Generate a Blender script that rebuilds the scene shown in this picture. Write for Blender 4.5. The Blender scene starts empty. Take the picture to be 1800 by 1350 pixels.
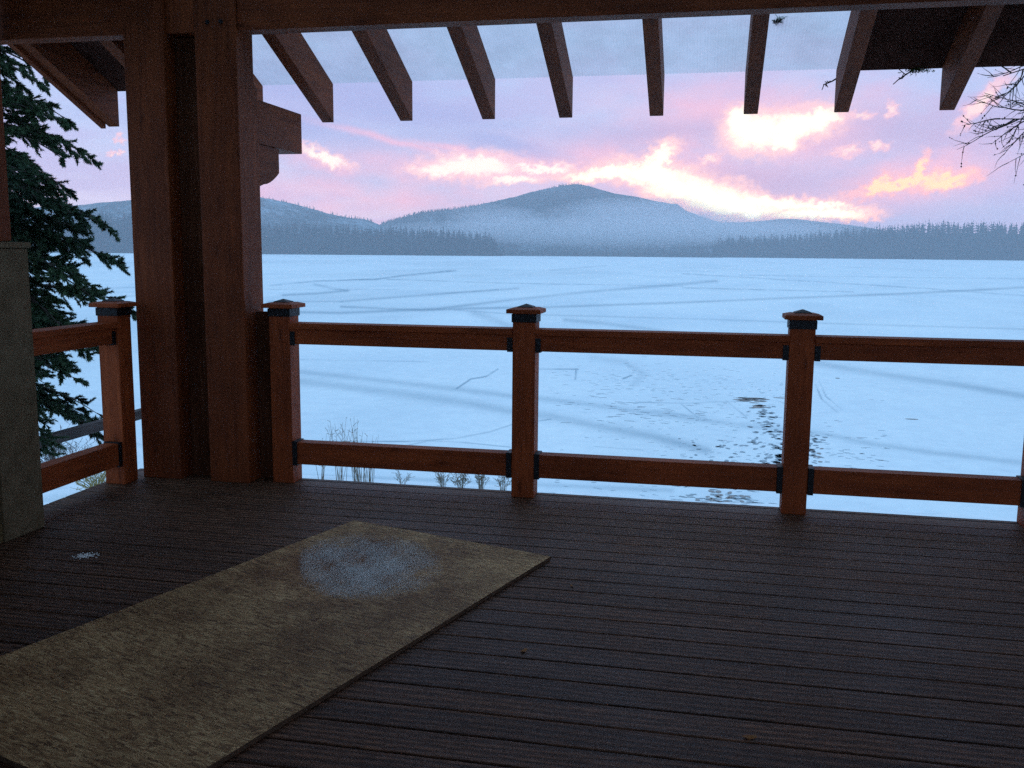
import bpy, bmesh, math, random
import numpy as np
from mathutils import Vector, Matrix

random.seed(7)
rng = np.random.default_rng(11)
S = bpy.context.scene
COL = S.collection

# ------------------------------------------------------------------ camera
W0, H0, F = 1800.0, 1350.0, 1647.0
YAW, PITCH, ROLL, CAMH = 0.2020, 0.1407, 0.0089, 1.5
EXPO = 1.0
def basis():
    f = np.array([-math.sin(YAW)*math.cos(PITCH), math.cos(YAW)*math.cos(PITCH), -math.sin(PITCH)])
    r = np.array([math.cos(YAW), math.sin(YAW), 0.0]); u = np.cross(r, f)
    return math.cos(ROLL)*r+math.sin(ROLL)*u, -math.sin(ROLL)*r+math.cos(ROLL)*u, f
RT, UP, FW = basis()
cam = bpy.data.cameras.new('camera'); camo = bpy.data.objects.new('camera', cam); COL.objects.link(camo)
cam.sensor_width = 36; cam.lens = 36*F/W0; cam.clip_start = 0.05; cam.clip_end = 80000
M = Matrix.Identity(4)
for i in range(3):
    M[i][0], M[i][1], M[i][2] = RT[i], UP[i], -FW[i]
M[2][3] = CAMH
camo.matrix_world = M
S.camera = camo
def ray(x, y): return FW*F+(x-W0/2)*RT-(y-H0/2)*UP
def atZ(x, y, z): d = ray(x, y); return Vector(np.array([0, 0, CAMH])+d*(z-CAMH)/d[2])
def atY(x, y, Y): d = ray(x, y); return Vector(np.array([0, 0, CAMH])+d*Y/d[1])
def atD(x, y, D): d = ray(x, y); return Vector(np.array([0, 0, CAMH])+d*D/math.hypot(d[0], d[1]))
def azel(x, y):
    d = ray(x, y); return math.degrees(math.atan2(d[0], d[1])), math.degrees(math.asin(d[2]/np.linalg.norm(d)))
def toPx(P):
    d = P-np.array([0, 0, CAMH]); z = np.maximum(d@FW, 1e-3)
    return W0/2+F*(d@RT)/z, H0/2-F*(d@UP)/z

# ------------------------------------------------------------------ world, sun, exposure
S.view_settings.view_transform = 'Standard'; S.view_settings.look = 'None'
S.view_settings.exposure = EXPO; S.view_settings.gamma = 1
K = 1.0/2**EXPO
SUN_AZ, SUN_EL = math.radians(4.0), math.radians(2.5)
wd = bpy.data.worlds.new('World'); S.world = wd; wd.use_nodes = True
nt = wd.node_tree; N = nt.nodes; L = nt.links
bg = N['Background']; bg.inputs[1].default_value = 0.1
sky = N.new('ShaderNodeTexSky'); sky.sky_type = 'NISHITA'; sky.sun_disc = False
sky.sun_elevation = SUN_EL; sky.sun_rotation = SUN_AZ
geo = N.new('ShaderNodeTexCoord'); sep = N.new('ShaderNodeSeparateXYZ'); L.new(geo.outputs['Generated'], sep.inputs[0])
ramp = N.new('ShaderNodeValToRGB'); L.new(sep.outputs[2], ramp.inputs[0])
cr = ramp.color_ramp; cr.elements[0].position = 0.0; cr.elements[1].position = 0.75
def c10(r, g, b): return (r*K*10/16, g*K*10/16, b*K*10/16, 1)      # ramp is multiplied by 16 below
cr.elements[0].color = c10(.53, .57, .84); cr.elements[1].color = c10(.42, .80, 1.17)
e = cr.elements.new(.16); e.color = c10(.48, .69, 1.02)
sc = N.new('ShaderNodeVectorMath'); sc.operation = 'SCALE'; sc.inputs['Scale'].default_value = 16; L.new(ramp.outputs[0], sc.inputs[0])
tint = N.new('ShaderNodeVectorMath'); tint.operation = 'MULTIPLY'; tint.inputs[1].default_value = (.10, .12, .2)
L.new(sky.outputs[0], tint.inputs[0])
add = N.new('ShaderNodeVectorMath'); L.new(sc.outputs[0], add.inputs[0]); L.new(tint.outputs[0], add.inputs[1])
L.new(add.outputs[0], bg.inputs[0])
wd.cycles.sampling_method = 'MANUAL'; wd.cycles.sample_map_resolution = 256

sl = bpy.data.lights.new('sun', 'SUN'); sl.energy = 0.10; sl.angle = math.radians(12); sl.color = (1, .72, .55)
so = bpy.data.objects.new('sun', sl); COL.objects.link(so)
sd = Vector((math.sin(SUN_AZ)*math.cos(SUN_EL), math.cos(SUN_AZ)*math.cos(SUN_EL), math.sin(SUN_EL)))
so.rotation_euler = sd.to_track_quat('Z', 'Y').to_euler(); so.location = (0, 0, 30)

S.render.engine = 'CYCLES'
S.cycles.max_bounces = 10; S.cycles.diffuse_bounces = 6; S.cycles.volume_bounces = 4; S.cycles.transparent_max_bounces = 12
S.cycles.use_denoising = False
S.cycles.sample_clamp_indirect = 6

# ------------------------------------------------------------------ helpers
def hash2(ix, iy, seed):
    h = (ix.astype(np.int64)*374761393+iy.astype(np.int64)*668265263+seed*1442695041) & 0xffffffff
    h = ((h ^ (h >> 13))*1274126177) & 0xffffffff
    return ((h ^ (h >> 16)) & 0xffff)/65535.0
def vnoise(x, y, seed=0):
    ix, iy = np.floor(x), np.floor(y); fx, fy = x-ix, y-iy
    fx = fx*fx*(3-2*fx); fy = fy*fy*(3-2*fy)
    a, b = hash2(ix, iy, seed), hash2(ix+1, iy, seed); c, d = hash2(ix, iy+1, seed), hash2(ix+1, iy+1, seed)
    return (a*(1-fx)+b*fx)*(1-fy)+(c*(1-fx)+d*fx)*fy
def fbm(x, y, seed=0, oc=5, g=.5):
    s = np.zeros_like(x, dtype=float); a = 1.0; t = 0
    for o in range(oc):
        s += a*vnoise(x*2**o+17.3*o, y*2**o+9.1*o, seed+o); t += a; a *= g
    return s/t
def sstep(a, b, x):
    t = np.clip((x-a)/(b-a), 0, 1); return t*t*(3-2*t)

def tag(o, label=None, cat=None, group=None, kind=None):
    if label: o['label'] = label
    if cat: o['category'] = cat
    if group: o['group'] = group
    if kind: o['kind'] = kind
    return o
def thing(name, label, cat, loc=(0, 0, 0), rotz=0, group=None):
    o = bpy.data.objects.new(name, None); COL.objects.link(o); o.location = loc; o.rotation_euler = (0, 0, rotz)
    o.empty_display_size = .1
    return tag(o, label, cat, group)
def put(name, me, mat, parent=None, loc=None):
    o = bpy.data.objects.new(name, me); COL.objects.link(o)
    if mat is not None: me.materials.append(mat)
    if parent is not None: o.parent = parent
    if loc is not None: o.location = loc
    return o
class MB:
    def __init__(s): s.v = []; s.f = []
    def poly(s, pts):
        n = len(s.v); s.v += [tuple(p) for p in pts]; s.f.append(tuple(range(n, n+len(pts))))
    def tube(s, pts, rad, sides=5, cap=True):
        n0 = len(s.v); k = len(pts); pts = [Vector(p) for p in pts]
        for i, p in enumerate(pts):
            t = (pts[min(i+1, k-1)]-pts[max(i-1, 0)])
            if t.length < 1e-9: t = Vector((0, 0, 1))
            t.normalize(); a = t.cross(Vector((0.31, 0.17, .93)))
            if a.length < 1e-4: a = t.cross(Vector((1, 0, 0)))
            a.normalize(); b = t.cross(a); r = rad[i] if hasattr(rad, '__len__') else rad
            for j in range(sides):
                q = 2*math.pi*j/sides; s.v.append(tuple(p+a*math.cos(q)*r+b*math.sin(q)*r))
        for i in range(k-1):
            for j in range(sides):
                j2 = (j+1) % sides
                s.f.append((n0+i*sides+j, n0+i*sides+j2, n0+(i+1)*sides+j2, n0+(i+1)*sides+j))
        if cap:
            s.f.append(tuple(n0+j for j in reversed(range(sides)))); s.f.append(tuple(n0+(k-1)*sides+j for j in range(sides)))
    def box(s, x0, x1, y0, y1, z0, z1):
        n = len(s.v)
        s.v += [(x0, y0, z0), (x1, y0, z0), (x1, y1, z0), (x0, y1, z0), (x0, y0, z1), (x1, y0, z1), (x1, y1, z1), (x0, y1, z1)]
        s.f += [tuple(n+i for i in q) for q in ((3, 2, 1, 0), (4, 5, 6, 7), (0, 1, 5, 4), (1, 2, 6, 5), (2, 3, 7, 6), (3, 0, 4, 7))]
    def mesh(s, name, smooth=False):
        me = bpy.data.meshes.new(name); me.from_pydata(s.v, [], s.f); me.update()
        if smooth: me.polygons.foreach_set('use_smooth', [True]*len(me.polygons))
        return me
    def build(s, name, mat, parent=None, smooth=False, bevel=0, loc=None):
        me = s.mesh(name, smooth)
        if bevel: bevel_mesh(me, bevel)
        return put(name, me, mat, parent, loc)
def bevel_mesh(me, w):
    bm = bmesh.new(); bm.from_mesh(me)
    ed = [e for e in bm.edges if len(e.link_faces) == 2 and e.calc_face_angle(0) > .4]
    bmesh.ops.bevel(bm, geom=ed, offset=w, segments=2, affect='EDGES', profile=.6); bm.to_mesh(me); bm.free()
def block(name, mat, parent, x0, x1, y0, y1, z0, z1, bevel=.006):
    m = MB(); m.box(x0, x1, y0, y1, z0, z1); return m.build(name, mat, parent, bevel=bevel)
def prism(pts, axis, a0, a1):
    """extrude a 2D outline along an axis; outline given in the other two coordinates"""
    m = MB(); n = len(pts)
    def P(a, q): return (a, q[0], q[1]) if axis == 'x' else (q[0], a, q[1])
    m.v = [P(a0, q) for q in pts]+[P(a1, q) for q in pts]
    m.f = [tuple(range(n-1, -1, -1)), tuple(range(n, 2*n))]+[(i, (i+1) % n, n+(i+1) % n, n+i) for i in range(n)]
    me = m.mesh('prism'); bm = bmesh.new(); bm.from_mesh(me); bmesh.ops.recalc_face_normals(bm, faces=bm.faces); bm.to_mesh(me); bm.free()
    return me
def grid_mesh(name, X, Y, Z, attrs=None, smooth=True):
    r, c = X.shape; me = bpy.data.meshes.new(name)
    V = np.stack([X, Y, Z], -1).reshape(-1, 3)
    idx = np.arange(r*c).reshape(r, c)
    Fq = np.stack([idx[:-1, :-1], idx[:-1, 1:], idx[1:, 1:], idx[1:, :-1]], -1).reshape(-1, 4)
    me.vertices.add(len(V)); me.vertices.foreach_set('co', V.ravel().astype(np.float32))
    me.loops.add(Fq.size); me.loops.foreach_set('vertex_index', Fq.ravel().astype(np.int32))
    me.polygons.add(len(Fq)); me.polygons.foreach_set('loop_start', (np.arange(len(Fq))*4).astype(np.int32))
    me.polygons.foreach_set('use_smooth', np.full(len(Fq), smooth))
    me.update(calc_edges=True)
    for k, a in (attrs or {}).items():
        if a.ndim == 3:
            at = me.attributes.new(k, 'FLOAT_COLOR', 'POINT'); at.data.foreach_set('color', a.reshape(-1).astype(np.float32))
        else:
            at = me.attributes.new(k, 'FLOAT', 'POINT'); at.data.foreach_set('value', a.reshape(-1).astype(np.float32))
    return me

# ------------------------------------------------------------------ materials
def newmat(name):
    m = bpy.data.materials.new(name); m.use_nodes = True
    return m, m.node_tree, m.node_tree.nodes['Principled BSDF']
def node(nt, typ, **kw):
    n = nt.nodes.new(typ)
    for k, v in kw.items(): setattr(n, k, v)
    return n
def rampnode(nt, stops):
    n = nt.nodes.new('ShaderNodeValToRGB'); r = n.color_ramp
    r.elements[0].position, r.elements[0].color = stops[0][0], (*stops[0][1], 1)
    r.elements[1].position, r.elements[1].color = stops[-1][0], (*stops[-1][1], 1)
    for p, c in stops[1:-1]:
        q = r.elements.new(p); q.color = (*c, 1)
    return n
def coords(nt, scale, rot=(0, 0, 0), rand=True):
    tc = node(nt, 'ShaderNodeTexCoord'); mp = node(nt, 'ShaderNodeMapping')
    mp.inputs['Scale'].default_value = scale; mp.inputs['Rotation'].default_value = rot
    nt.links.new(tc.outputs['Object'], mp.inputs['Vector'])
    if rand:
        oi = node(nt, 'ShaderNodeObjectInfo'); mu = node(nt, 'ShaderNodeMath', operation='MULTIPLY'); mu.inputs[1].default_value = 37.0
        nt.links.new(oi.outputs['Random'], mu.inputs[0]); nt.links.new(mu.outputs[0], mp.inputs['Location'])
    return mp
def noise(nt, vec, scale=1, detail=5, rough=.6, dist=0):
    n = node(nt, 'ShaderNodeTexNoise'); n.inputs['Scale'].default_value = scale; n.inputs['Detail'].default_value = detail
    n.inputs['Roughness'].default_value = rough; n.inputs['Distortion'].default_value = dist
    nt.links.new(vec.outputs[0], n.inputs['Vector']); return n
def bump(nt, bsdf, h, strength=.3, dist=.01):
    b = node(nt, 'ShaderNodeBump'); b.inputs['Strength'].default_value = strength; b.inputs['Distance'].default_value = dist
    nt.links.new(h, b.inputs['Height']); nt.links.new(b.outputs[0], bsdf.inputs['Normal'])
def mixc(nt, fac, a, b, mode='MIX'):
    m = node(nt, 'ShaderNodeMix', data_type='RGBA', blend_type=mode)
    for i, v in ((0, fac), (6, a), (7, b)):
        if isinstance(v, (int, float)): m.inputs[i].default_value = v
        elif isinstance(v, tuple): m.inputs[i].default_value = (*v, 1)
        else: nt.links.new(v, m.inputs[i])
    return m.outputs[2]

def wood(name, axis, light=(.44, .094, .024), dark=(.25, .050, .014), rough=.62, spec=.15):
    m, nt, b = newmat(name)
    s = {'x': (1.0, 16, 16), 'y': (16, 1.0, 16), 'z': (16, 16, 1.0)}[axis]
    mp = coords(nt, s); n = noise(nt, mp, 1.6, 7, .62, .6)
    r = rampnode(nt, [(.30, dark), (.52, tuple((a+c)/2 for a, c in zip(light, dark))), (.72, light)])
    nt.links.new(n.outputs['Fac'], r.inputs[0])
    fine = noise(nt, mp, 9, 4, .7); mp2 = coords(nt, (1.2, 1.2, 1.2)); big = noise(nt, mp2, 1.5, 3)
    r2 = rampnode(nt, [(.3, (.66, .64, .62)), (.7, (1.1, 1.08, 1.05))]); nt.links.new(big.outputs['Fac'], r2.inputs[0])
    c = mixc(nt, 1.0, r.outputs[0], r2.outputs[0], 'MULTIPLY')
    r3 = rampnode(nt, [(.35, (.8, .78, .76)), (.6, (1.05, 1.05, 1.05))]); nt.links.new(fine.outputs['Fac'], r3.inputs[0])
    c = mixc(nt, .8, c, r3.outputs[0], 'MULTIPLY')
    chk = noise(nt, coords(nt, tuple(q*.45 if q > 2 else .5 for q in s)), 2.4, 3, .5, .3)
    r4 = rampnode(nt, [(.485, (1, 1, 1)), (.50, (.35, .32, .30)), (.515, (1, 1, 1))]); nt.links.new(chk.outputs['Fac'], r4.inputs[0])
    c = mixc(nt, .35, c, r4.outputs[0], 'MULTIPLY')
    kv = node(nt, 'ShaderNodeTexVoronoi'); kv.inputs['Scale'].default_value = 1; nt.links.new(coords(nt, tuple(9 if q > 2 else 2.6 for q in s)).outputs[0], kv.inputs['Vector'])
    r5 = rampnode(nt, [(.03, (.30, .26, .24)), (.12, (.8, .78, .76)), (.2, (1, 1, 1))]); nt.links.new(kv.outputs['Distance'], r5.inputs[0])
    c = mixc(nt, .7, c, r5.outputs[0], 'MULTIPLY')
    nt.links.new(c, b.inputs['Base Color']); b.inputs['Roughness'].default_value = rough
    b.inputs['Specular IOR Level'].default_value = spec
    bump(nt, b, fine.outputs['Fac'], .35, .004)
    return m
WX, WY, WZ = wood('cedar_x', 'x'), wood('cedar_y', 'y'), wood('cedar_z', 'z')
BX, BY_, BZ = [wood('aged_timber_'+a_, a_, (.26, .060, .016), (.14, .031, .009)) for a_ in 'xyz']
DARKX = wood('dark_timber_x', 'x', (.10, .06, .045), (.05, .03, .022))
GAPW = wood('dark_gap_timber', 'z', (.15, .055, .028), (.07, .026, .013), .9, 0)  # dark brown timber for the pieces set in the column gaps
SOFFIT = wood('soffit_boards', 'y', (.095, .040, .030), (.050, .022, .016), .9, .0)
DARKY = wood('weathered_rail', 'y', (.075, .055, .05), (.035, .026, .024))
def metal(name, col=(.012, .013, .016), rough=.38):
    m, nt, b = newmat(name); b.inputs['Base Color'].default_value = (*col, 1); b.inputs['Metallic'].default_value = 0; b.inputs['Specular IOR Level'].default_value = .3
    mp = coords(nt, (30, 30, 30)); n = noise(nt, mp, 2, 3)
    mr = node(nt, 'ShaderNodeMapRange'); mr.inputs['To Min'].default_value = rough-.1; mr.inputs['To Max'].default_value = rough+.2
    nt.links.new(n.outputs['Fac'], mr.inputs['Value']); nt.links.new(mr.outputs[0], b.inputs['Roughness'])
    return m
IRON = metal('black_metal', (.006, .0065, .008), .5); STEEL = metal('dull_steel', (.040, .028, .020), .85)

def deck_mat():
    m, nt, b = newmat('composite_decking')
    mp = coords(nt, (13, 85, 85), rand=False)
    # a different grain offset on every board
    tc = node(nt, 'ShaderNodeTexCoord'); sp = node(nt, 'ShaderNodeSeparateXYZ'); nt.links.new(tc.outputs['Object'], sp.inputs[0])
    dv = node(nt, 'ShaderNodeMath', operation='DIVIDE'); dv.inputs[1].default_value = BP; nt.links.new(sp.outputs[1], dv.inputs[0])
    fl = node(nt, 'ShaderNodeMath', operation='FLOOR'); nt.links.new(dv.outputs[0], fl.inputs[0])
    wn = node(nt, 'ShaderNodeTexWhiteNoise', noise_dimensions='1D'); nt.links.new(fl.outputs[0], wn.inputs['W'])
    off = node(nt, 'ShaderNodeVectorMath', operation='SCALE'); off.inputs['Scale'].default_value = 40; nt.links.new(wn.outputs['Color'], off.inputs[0])
    ad = node(nt, 'ShaderNodeVectorMath'); nt.links.new(mp.outputs[0], ad.inputs[0]); nt.links.new(off.outputs[0], ad.inputs[1])
    wv = node(nt, 'ShaderNodeTexWave', wave_type='BANDS', bands_direction='Y'); wv.inputs['Scale'].default_value = .10
    wv.inputs['Distortion'].default_value = 11; wv.inputs['Detail'].default_value = 4; wv.inputs['Detail Scale'].default_value = .6
    nt.links.new(ad.outputs[0], wv.inputs['Vector'])
    n = noise(nt, ad, 1.3, 5, .65)
    h = mixc(nt, .8, wv.outputs['Fac'], n.outputs['Fac'])
    r = rampnode(nt, [(.32, (.042, .018, .009)), (.5, (.108, .048, .025)), (.66, (.235, .109, .058))]); nt.links.new(h, r.inputs[0])
    rb = rampnode(nt, [(0, (.8, .79, .8)), (1, (1.15, 1.12, 1.1))]); nt.links.new(wn.outputs['Value'], rb.inputs[0])
    c = mixc(nt, 1, r.outputs[0], rb.outputs[0], 'MULTIPLY')
    mp3 = coords(nt, (.7, .7, .7), rand=False); st = noise(nt, mp3, 1.4, 4, .6)
    rs = rampnode(nt, [(.35, (.72, .70, .72)), (.62, (1.08, 1.06, 1.06))]); nt.links.new(st.outputs['Fac'], rs.inputs[0])
    c = mixc(nt, 1, c, rs.outputs[0], 'MULTIPLY')
    nt.links.new(c, b.inputs['Base Color'])
    rr = rampnode(nt, [(.3, (.5,)*3), (.7, (.72,)*3)]); nt.links.new(st.outputs['Fac'], rr.inputs[0]); nt.links.new(rr.outputs[0], b.inputs['Roughness'])
    b.inputs['Specular IOR Level'].default_value = .22
    bump(nt, b, h, .55, .006)
    return m

def snow_mat(name, attr=True):
    m, nt, b = newmat(name)
    mp = coords(nt, (1, 1, 1), rand=False)
    n1 = noise(nt, mp, .05, 5, .6); n2 = noise(nt, mp, 1.3, 5, .65); n3 = noise(nt, mp, 9, 4, .7)
    r = rampnode(nt, [(.3, (.76, .81, .86)), (.6, (.87, .89, .91))]); nt.links.new(n1.outputs['Fac'], r.inputs[0])
    r2 = rampnode(nt, [(.3, (.90, .91, .93)), (.6, (1, 1, 1))]); nt.links.new(n2.outputs['Fac'], r2.inputs[0])
    c = mixc(nt, 1, r.outputs[0], r2.outputs[0], 'MULTIPLY')
    if attr:
        at = node(nt, 'ShaderNodeAttribute', attribute_name='ice')
        c = mixc(nt, at.outputs['Fac'], c, (.27, .36, .43))
    nt.links.new(c, b.inputs['Base Color']); b.inputs['Roughness'].default_value = .75
    b.inputs['Specular IOR Level'].default_value = .2
    h = mixc(nt, .35, n2.outputs['Fac'], n3.outputs['Fac'])
    bump(nt, b, h, .35, .06)
    return m

def plain(name, a, c, scale=6, rough=.8):
    m, nt, b = newmat(name); mp = coords(nt, (1, 1, 1)); n = noise(nt, mp, scale, 5)
    r = rampnode(nt, [(.3, a), (.7, c)]); nt.links.new(n.outputs['Fac'], r.inputs[0])
    nt.links.new(r.outputs[0], b.inputs['Base Color']); b.inputs['Roughness'].default_value = rough
    b.inputs['Specular IOR Level'].default_value = .2
    return m

# ------------------------------------------------------------------ sky (cloud dome, beyond the haze)
def build_sky():
    az = np.concatenate([np.linspace(-100, -47, 25), np.arange(-46, 24, .07), np.linspace(25, 100, 30)])
    el = np.concatenate([np.linspace(-4, -.6, 4), np.arange(-.5, 15.5, .07), np.linspace(16, 60, 40)])
    A, E_ = np.meshgrid(az, el)
    ar, er = np.radians(A), np.radians(E_)
    D = np.stack([np.sin(ar)*np.cos(er), np.cos(ar)*np.cos(er), np.sin(er)], -1)
    R_ = 26000.0
    X, Y, Z = (D*R_).transpose(2, 0, 1)
    # fields are laid out in degrees of azimuth and elevation
    d1 = fbm(A*.55, E_*.9, 3, 5)-.5; d2 = fbm(A*.55+40, E_*.9+9, 5, 5)-.5
    f1 = fbm(A*2.2, E_*3.2, 8, 4)-.5; f2 = fbm(A*2.2+31, E_*3.2+7, 9, 4)-.5
    g1 = fbm(A*6.5, E_*9, 14, 3)-.5; g2 = fbm(A*6.5+11, E_*9+5, 15, 3)-.5
    def field(blobs, warp=1.0, fine=1.0, shift=0):
        U = A+d1*1.6*warp+(f1*.7+g1*.32)*fine; V = E_+d2*.9*warp+(f2*.5+g2*.26)*fine
        o = np.zeros_like(A)
        for (x, y, rx, ry, ang) in blobs:
            a0, e0 = azel(x, y); t = math.radians(-ang); s = 57.3/F
            du, dv = U-a0, V-e0; p = du*math.cos(t)+dv*math.sin(t); q = -du*math.sin(t)+dv*math.cos(t)
            o = np.maximum(o, np.exp(-((p/(rx*s))**2+(q/(ry*s))**2)))
        return o
    horiz = np.exp(-np.maximum(E_, 0)/4.0)
    side = sstep(-14, 8, A)                       # 0 left .. 1 right
    c = lambda r, g, b: np.array([r, g, b])[None, None, :]
    lin = lambda r, g, b: c(*[((v/255+.055)/1.055)**2.4 for v in (r, g, b)])
    mix = lambda a, b, t: a*(1-t[..., None])+b*t[..., None]
    low = mix(lin(226, 208, 232)+0*X[..., None], lin(196, 186, 222), side)
    col = mix(lin(174, 196, 238), low, np.clip(horiz*1.25, 0, 1))
    # broad streaky variation of the cloud deck
    stre = fbm(A*.16+E_*.10, E_*.55-A*.03, 21, 5)
    col = mix(col, lin(184, 176, 222), sstep(.45, .72, stre)*.6)
    col = mix(col, lin(160, 172, 220), sstep(.55, .32, stre)*.35)
    # mauve-pink glow
    pink = field([(1385, 235, 210, 85, 0), (1130, 285, 270, 60, 0), (820, 300, 260, 42, 3), (1600, 310, 150, 50, -8), (1250, 210, 190, 70, 0),
                  (570, 285, 80, 22, 15), (1725, 175, 60, 16, -40), (600, 345, 230, 40, 4)], .8, .6)
    pk = fbm(A*.45, E_*1.0, 33, 5)
    col = mix(col, lin(238, 186, 212), np.clip(pink*(.40+1.1*(pk-.35)), 0, .85))
    hot = field([(1375, 225, 130, 52, 0), (1160, 300, 190, 36, 6), (1340, 362, 190, 30, 5), (830, 296, 110, 24, 0), (1610, 318, 110, 26, -10), (1000, 296, 120, 18, 0),
                 (1180, 262, 50, 26, -30)], .9, 1.0)
    col = mix(col, lin(250, 190, 208), np.clip(hot*.75, 0, .75))
    # slate-blue bands in front
    band = field([(700, 190, 260, 38, 9), (880, 250, 110, 20, 12), (480, 215, 200, 34, 4), (560, 150, 260, 40, 3)], .5, .2)
    col = mix(col, lin(164, 172, 222), np.clip(band*.85, 0, .8))
    edge = field([(690, 246, 110, 6, 11), (830, 266, 110, 5, 9)], .5, .2)
    col = mix(col, lin(240, 186, 212), np.clip(edge*.8, 0, .7))
    mauve = field([(1345, 318, 150, 26, 2), (1180, 235, 130, 22, -4), (1620, 225, 190, 40, 0)], .7, .6)
    col = mix(col, lin(190, 168, 208), np.clip(mauve*.6, 0, .6))
    blu = field([(1690, 392, 230, 38, -8), (1560, 398, 120, 20, -8), (1280, 400, 240, 12, 0)], .6, .4)
    col = mix(col, lin(170, 184, 226), np.clip(blu*.8, 0, .8))
    # bright sunlit cores
    core = field([(1330, 232, 56, 34, 0), (1400, 222, 66, 25, -8), (1378, 246, 34, 20, 0), (1440, 212, 36, 20, -20), (1300, 215, 26, 26, 0),
                  (1075, 303, 92, 12, -6), (1155, 280, 38, 17, -42), (1145, 306, 84, 22, 6), (1215, 334, 105, 26, 14), (1275, 353, 95, 30, 12),
                  (1350, 356, 125, 13, 5), (1440, 378, 84, 10, 0), (1310, 372, 70, 13, 0), (1425, 362, 75, 6, 3)], .55, 1.15)
    veil = field([(835, 293, 84, 22, 0), (775, 300, 50, 13, 0), (955, 298, 60, 7, 0), (905, 318, 50, 8, -8), (572, 274, 42, 10, 22)], .6, 1.2)
    flame = field([(1585, 325, 84, 10, -13), (1618, 298, 10, 24, 8), (1660, 318, 48, 13, -12), (1540, 328, 30, 10, -35), (1505, 385, 30, 5, -8)], .5, 1.3)
    wisp = field([(1545, 258, 16, 7, 0), (1250, 281, 22, 7, -20), (1515, 201, 20, 7, 0), (210, 246, 10, 5, 20), (1725, 180, 54, 11, -42), (205, 268, 10, 4, 0), (1490, 266, 26, 10, 0), (1570, 193, 8, 12, 10)], .5, 1.2)
    col = mix(col, lin(248, 196, 210), sstep(.1, .6, wisp)*.8)
    col = mix(col, lin(252, 226, 220), sstep(.6, .95, wisp)*.7)
    col = mix(col, lin(252, 190, 200), sstep(.10, .45, flame)*.85)
    col = mix(col, lin(255, 226, 184), sstep(.45, .85, flame)*.95)
    col = mix(col, lin(252, 206, 216), sstep(.06, .4, veil)*.75)
    col = mix(col, lin(255, 246, 236), sstep(.35, .85, veil)*.95)
    col = mix(col, lin(254, 204, 210), sstep(.06, .36, core)*.9)
    col = mix(col, c(1.06, .99, .80), sstep(.32, .70, core))
    col = mix(col, c(1.35, 1.30, 1.08), sstep(.62, .98, core)*.6)
    # the evening haze lies between the viewer and this cloud deck: the clouds themselves are brighter than they look through it
    path = np.minimum(3120/np.maximum(np.cos(ar), .25), 205/np.maximum(np.sin(np.maximum(er, .001)), .01))
    T = np.exp(-.00032*path)[..., None]
    lum = (col*np.array([.3, .55, .15])).sum(-1, keepdims=True); col = (lum+(col-lum)*.96)*1.05
    col = np.maximum((col-(1-T)*c(.27, .42, .70))/T, .02)
    al = sstep(60, 20, E_)*sstep(100, 62, np.abs(A))*sstep(-4, -1, E_)
    al = al*(.97-.25*sstep(8, 22, E_))
    rgba = np.concatenate([np.clip(col, 0, 6)*K, al[..., None]], -1)
    me = grid_mesh('sky', X, Y, Z+CAMH, {'sky': rgba})
    m = bpy.data.materials.new('sunset_cloud'); m.use_nodes = True; nt = m.node_tree; nt.nodes.remove(nt.nodes['Principled BSDF'])
    at = node(nt, 'ShaderNodeAttribute', attribute_name='sky'); em = node(nt, 'ShaderNodeEmission'); tr = node(nt, 'ShaderNodeBsdfTransparent'); mx = node(nt, 'ShaderNodeMixShader')
    nt.links.new(at.outputs['Color'], em.inputs[0]); nt.links.new(at.outputs['Alpha'], mx.inputs[0])
    nt.links.new(tr.outputs[0], mx.inputs[1]); nt.links.new(em.outputs[0], mx.inputs[2])
    nt.links.new(mx.outputs[0], nt.nodes['Material Output'].inputs[0])
    m.cycles.emission_sampling = 'NONE'
    tag(put('sky', me, m), kind='structure')
build_sky()

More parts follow.
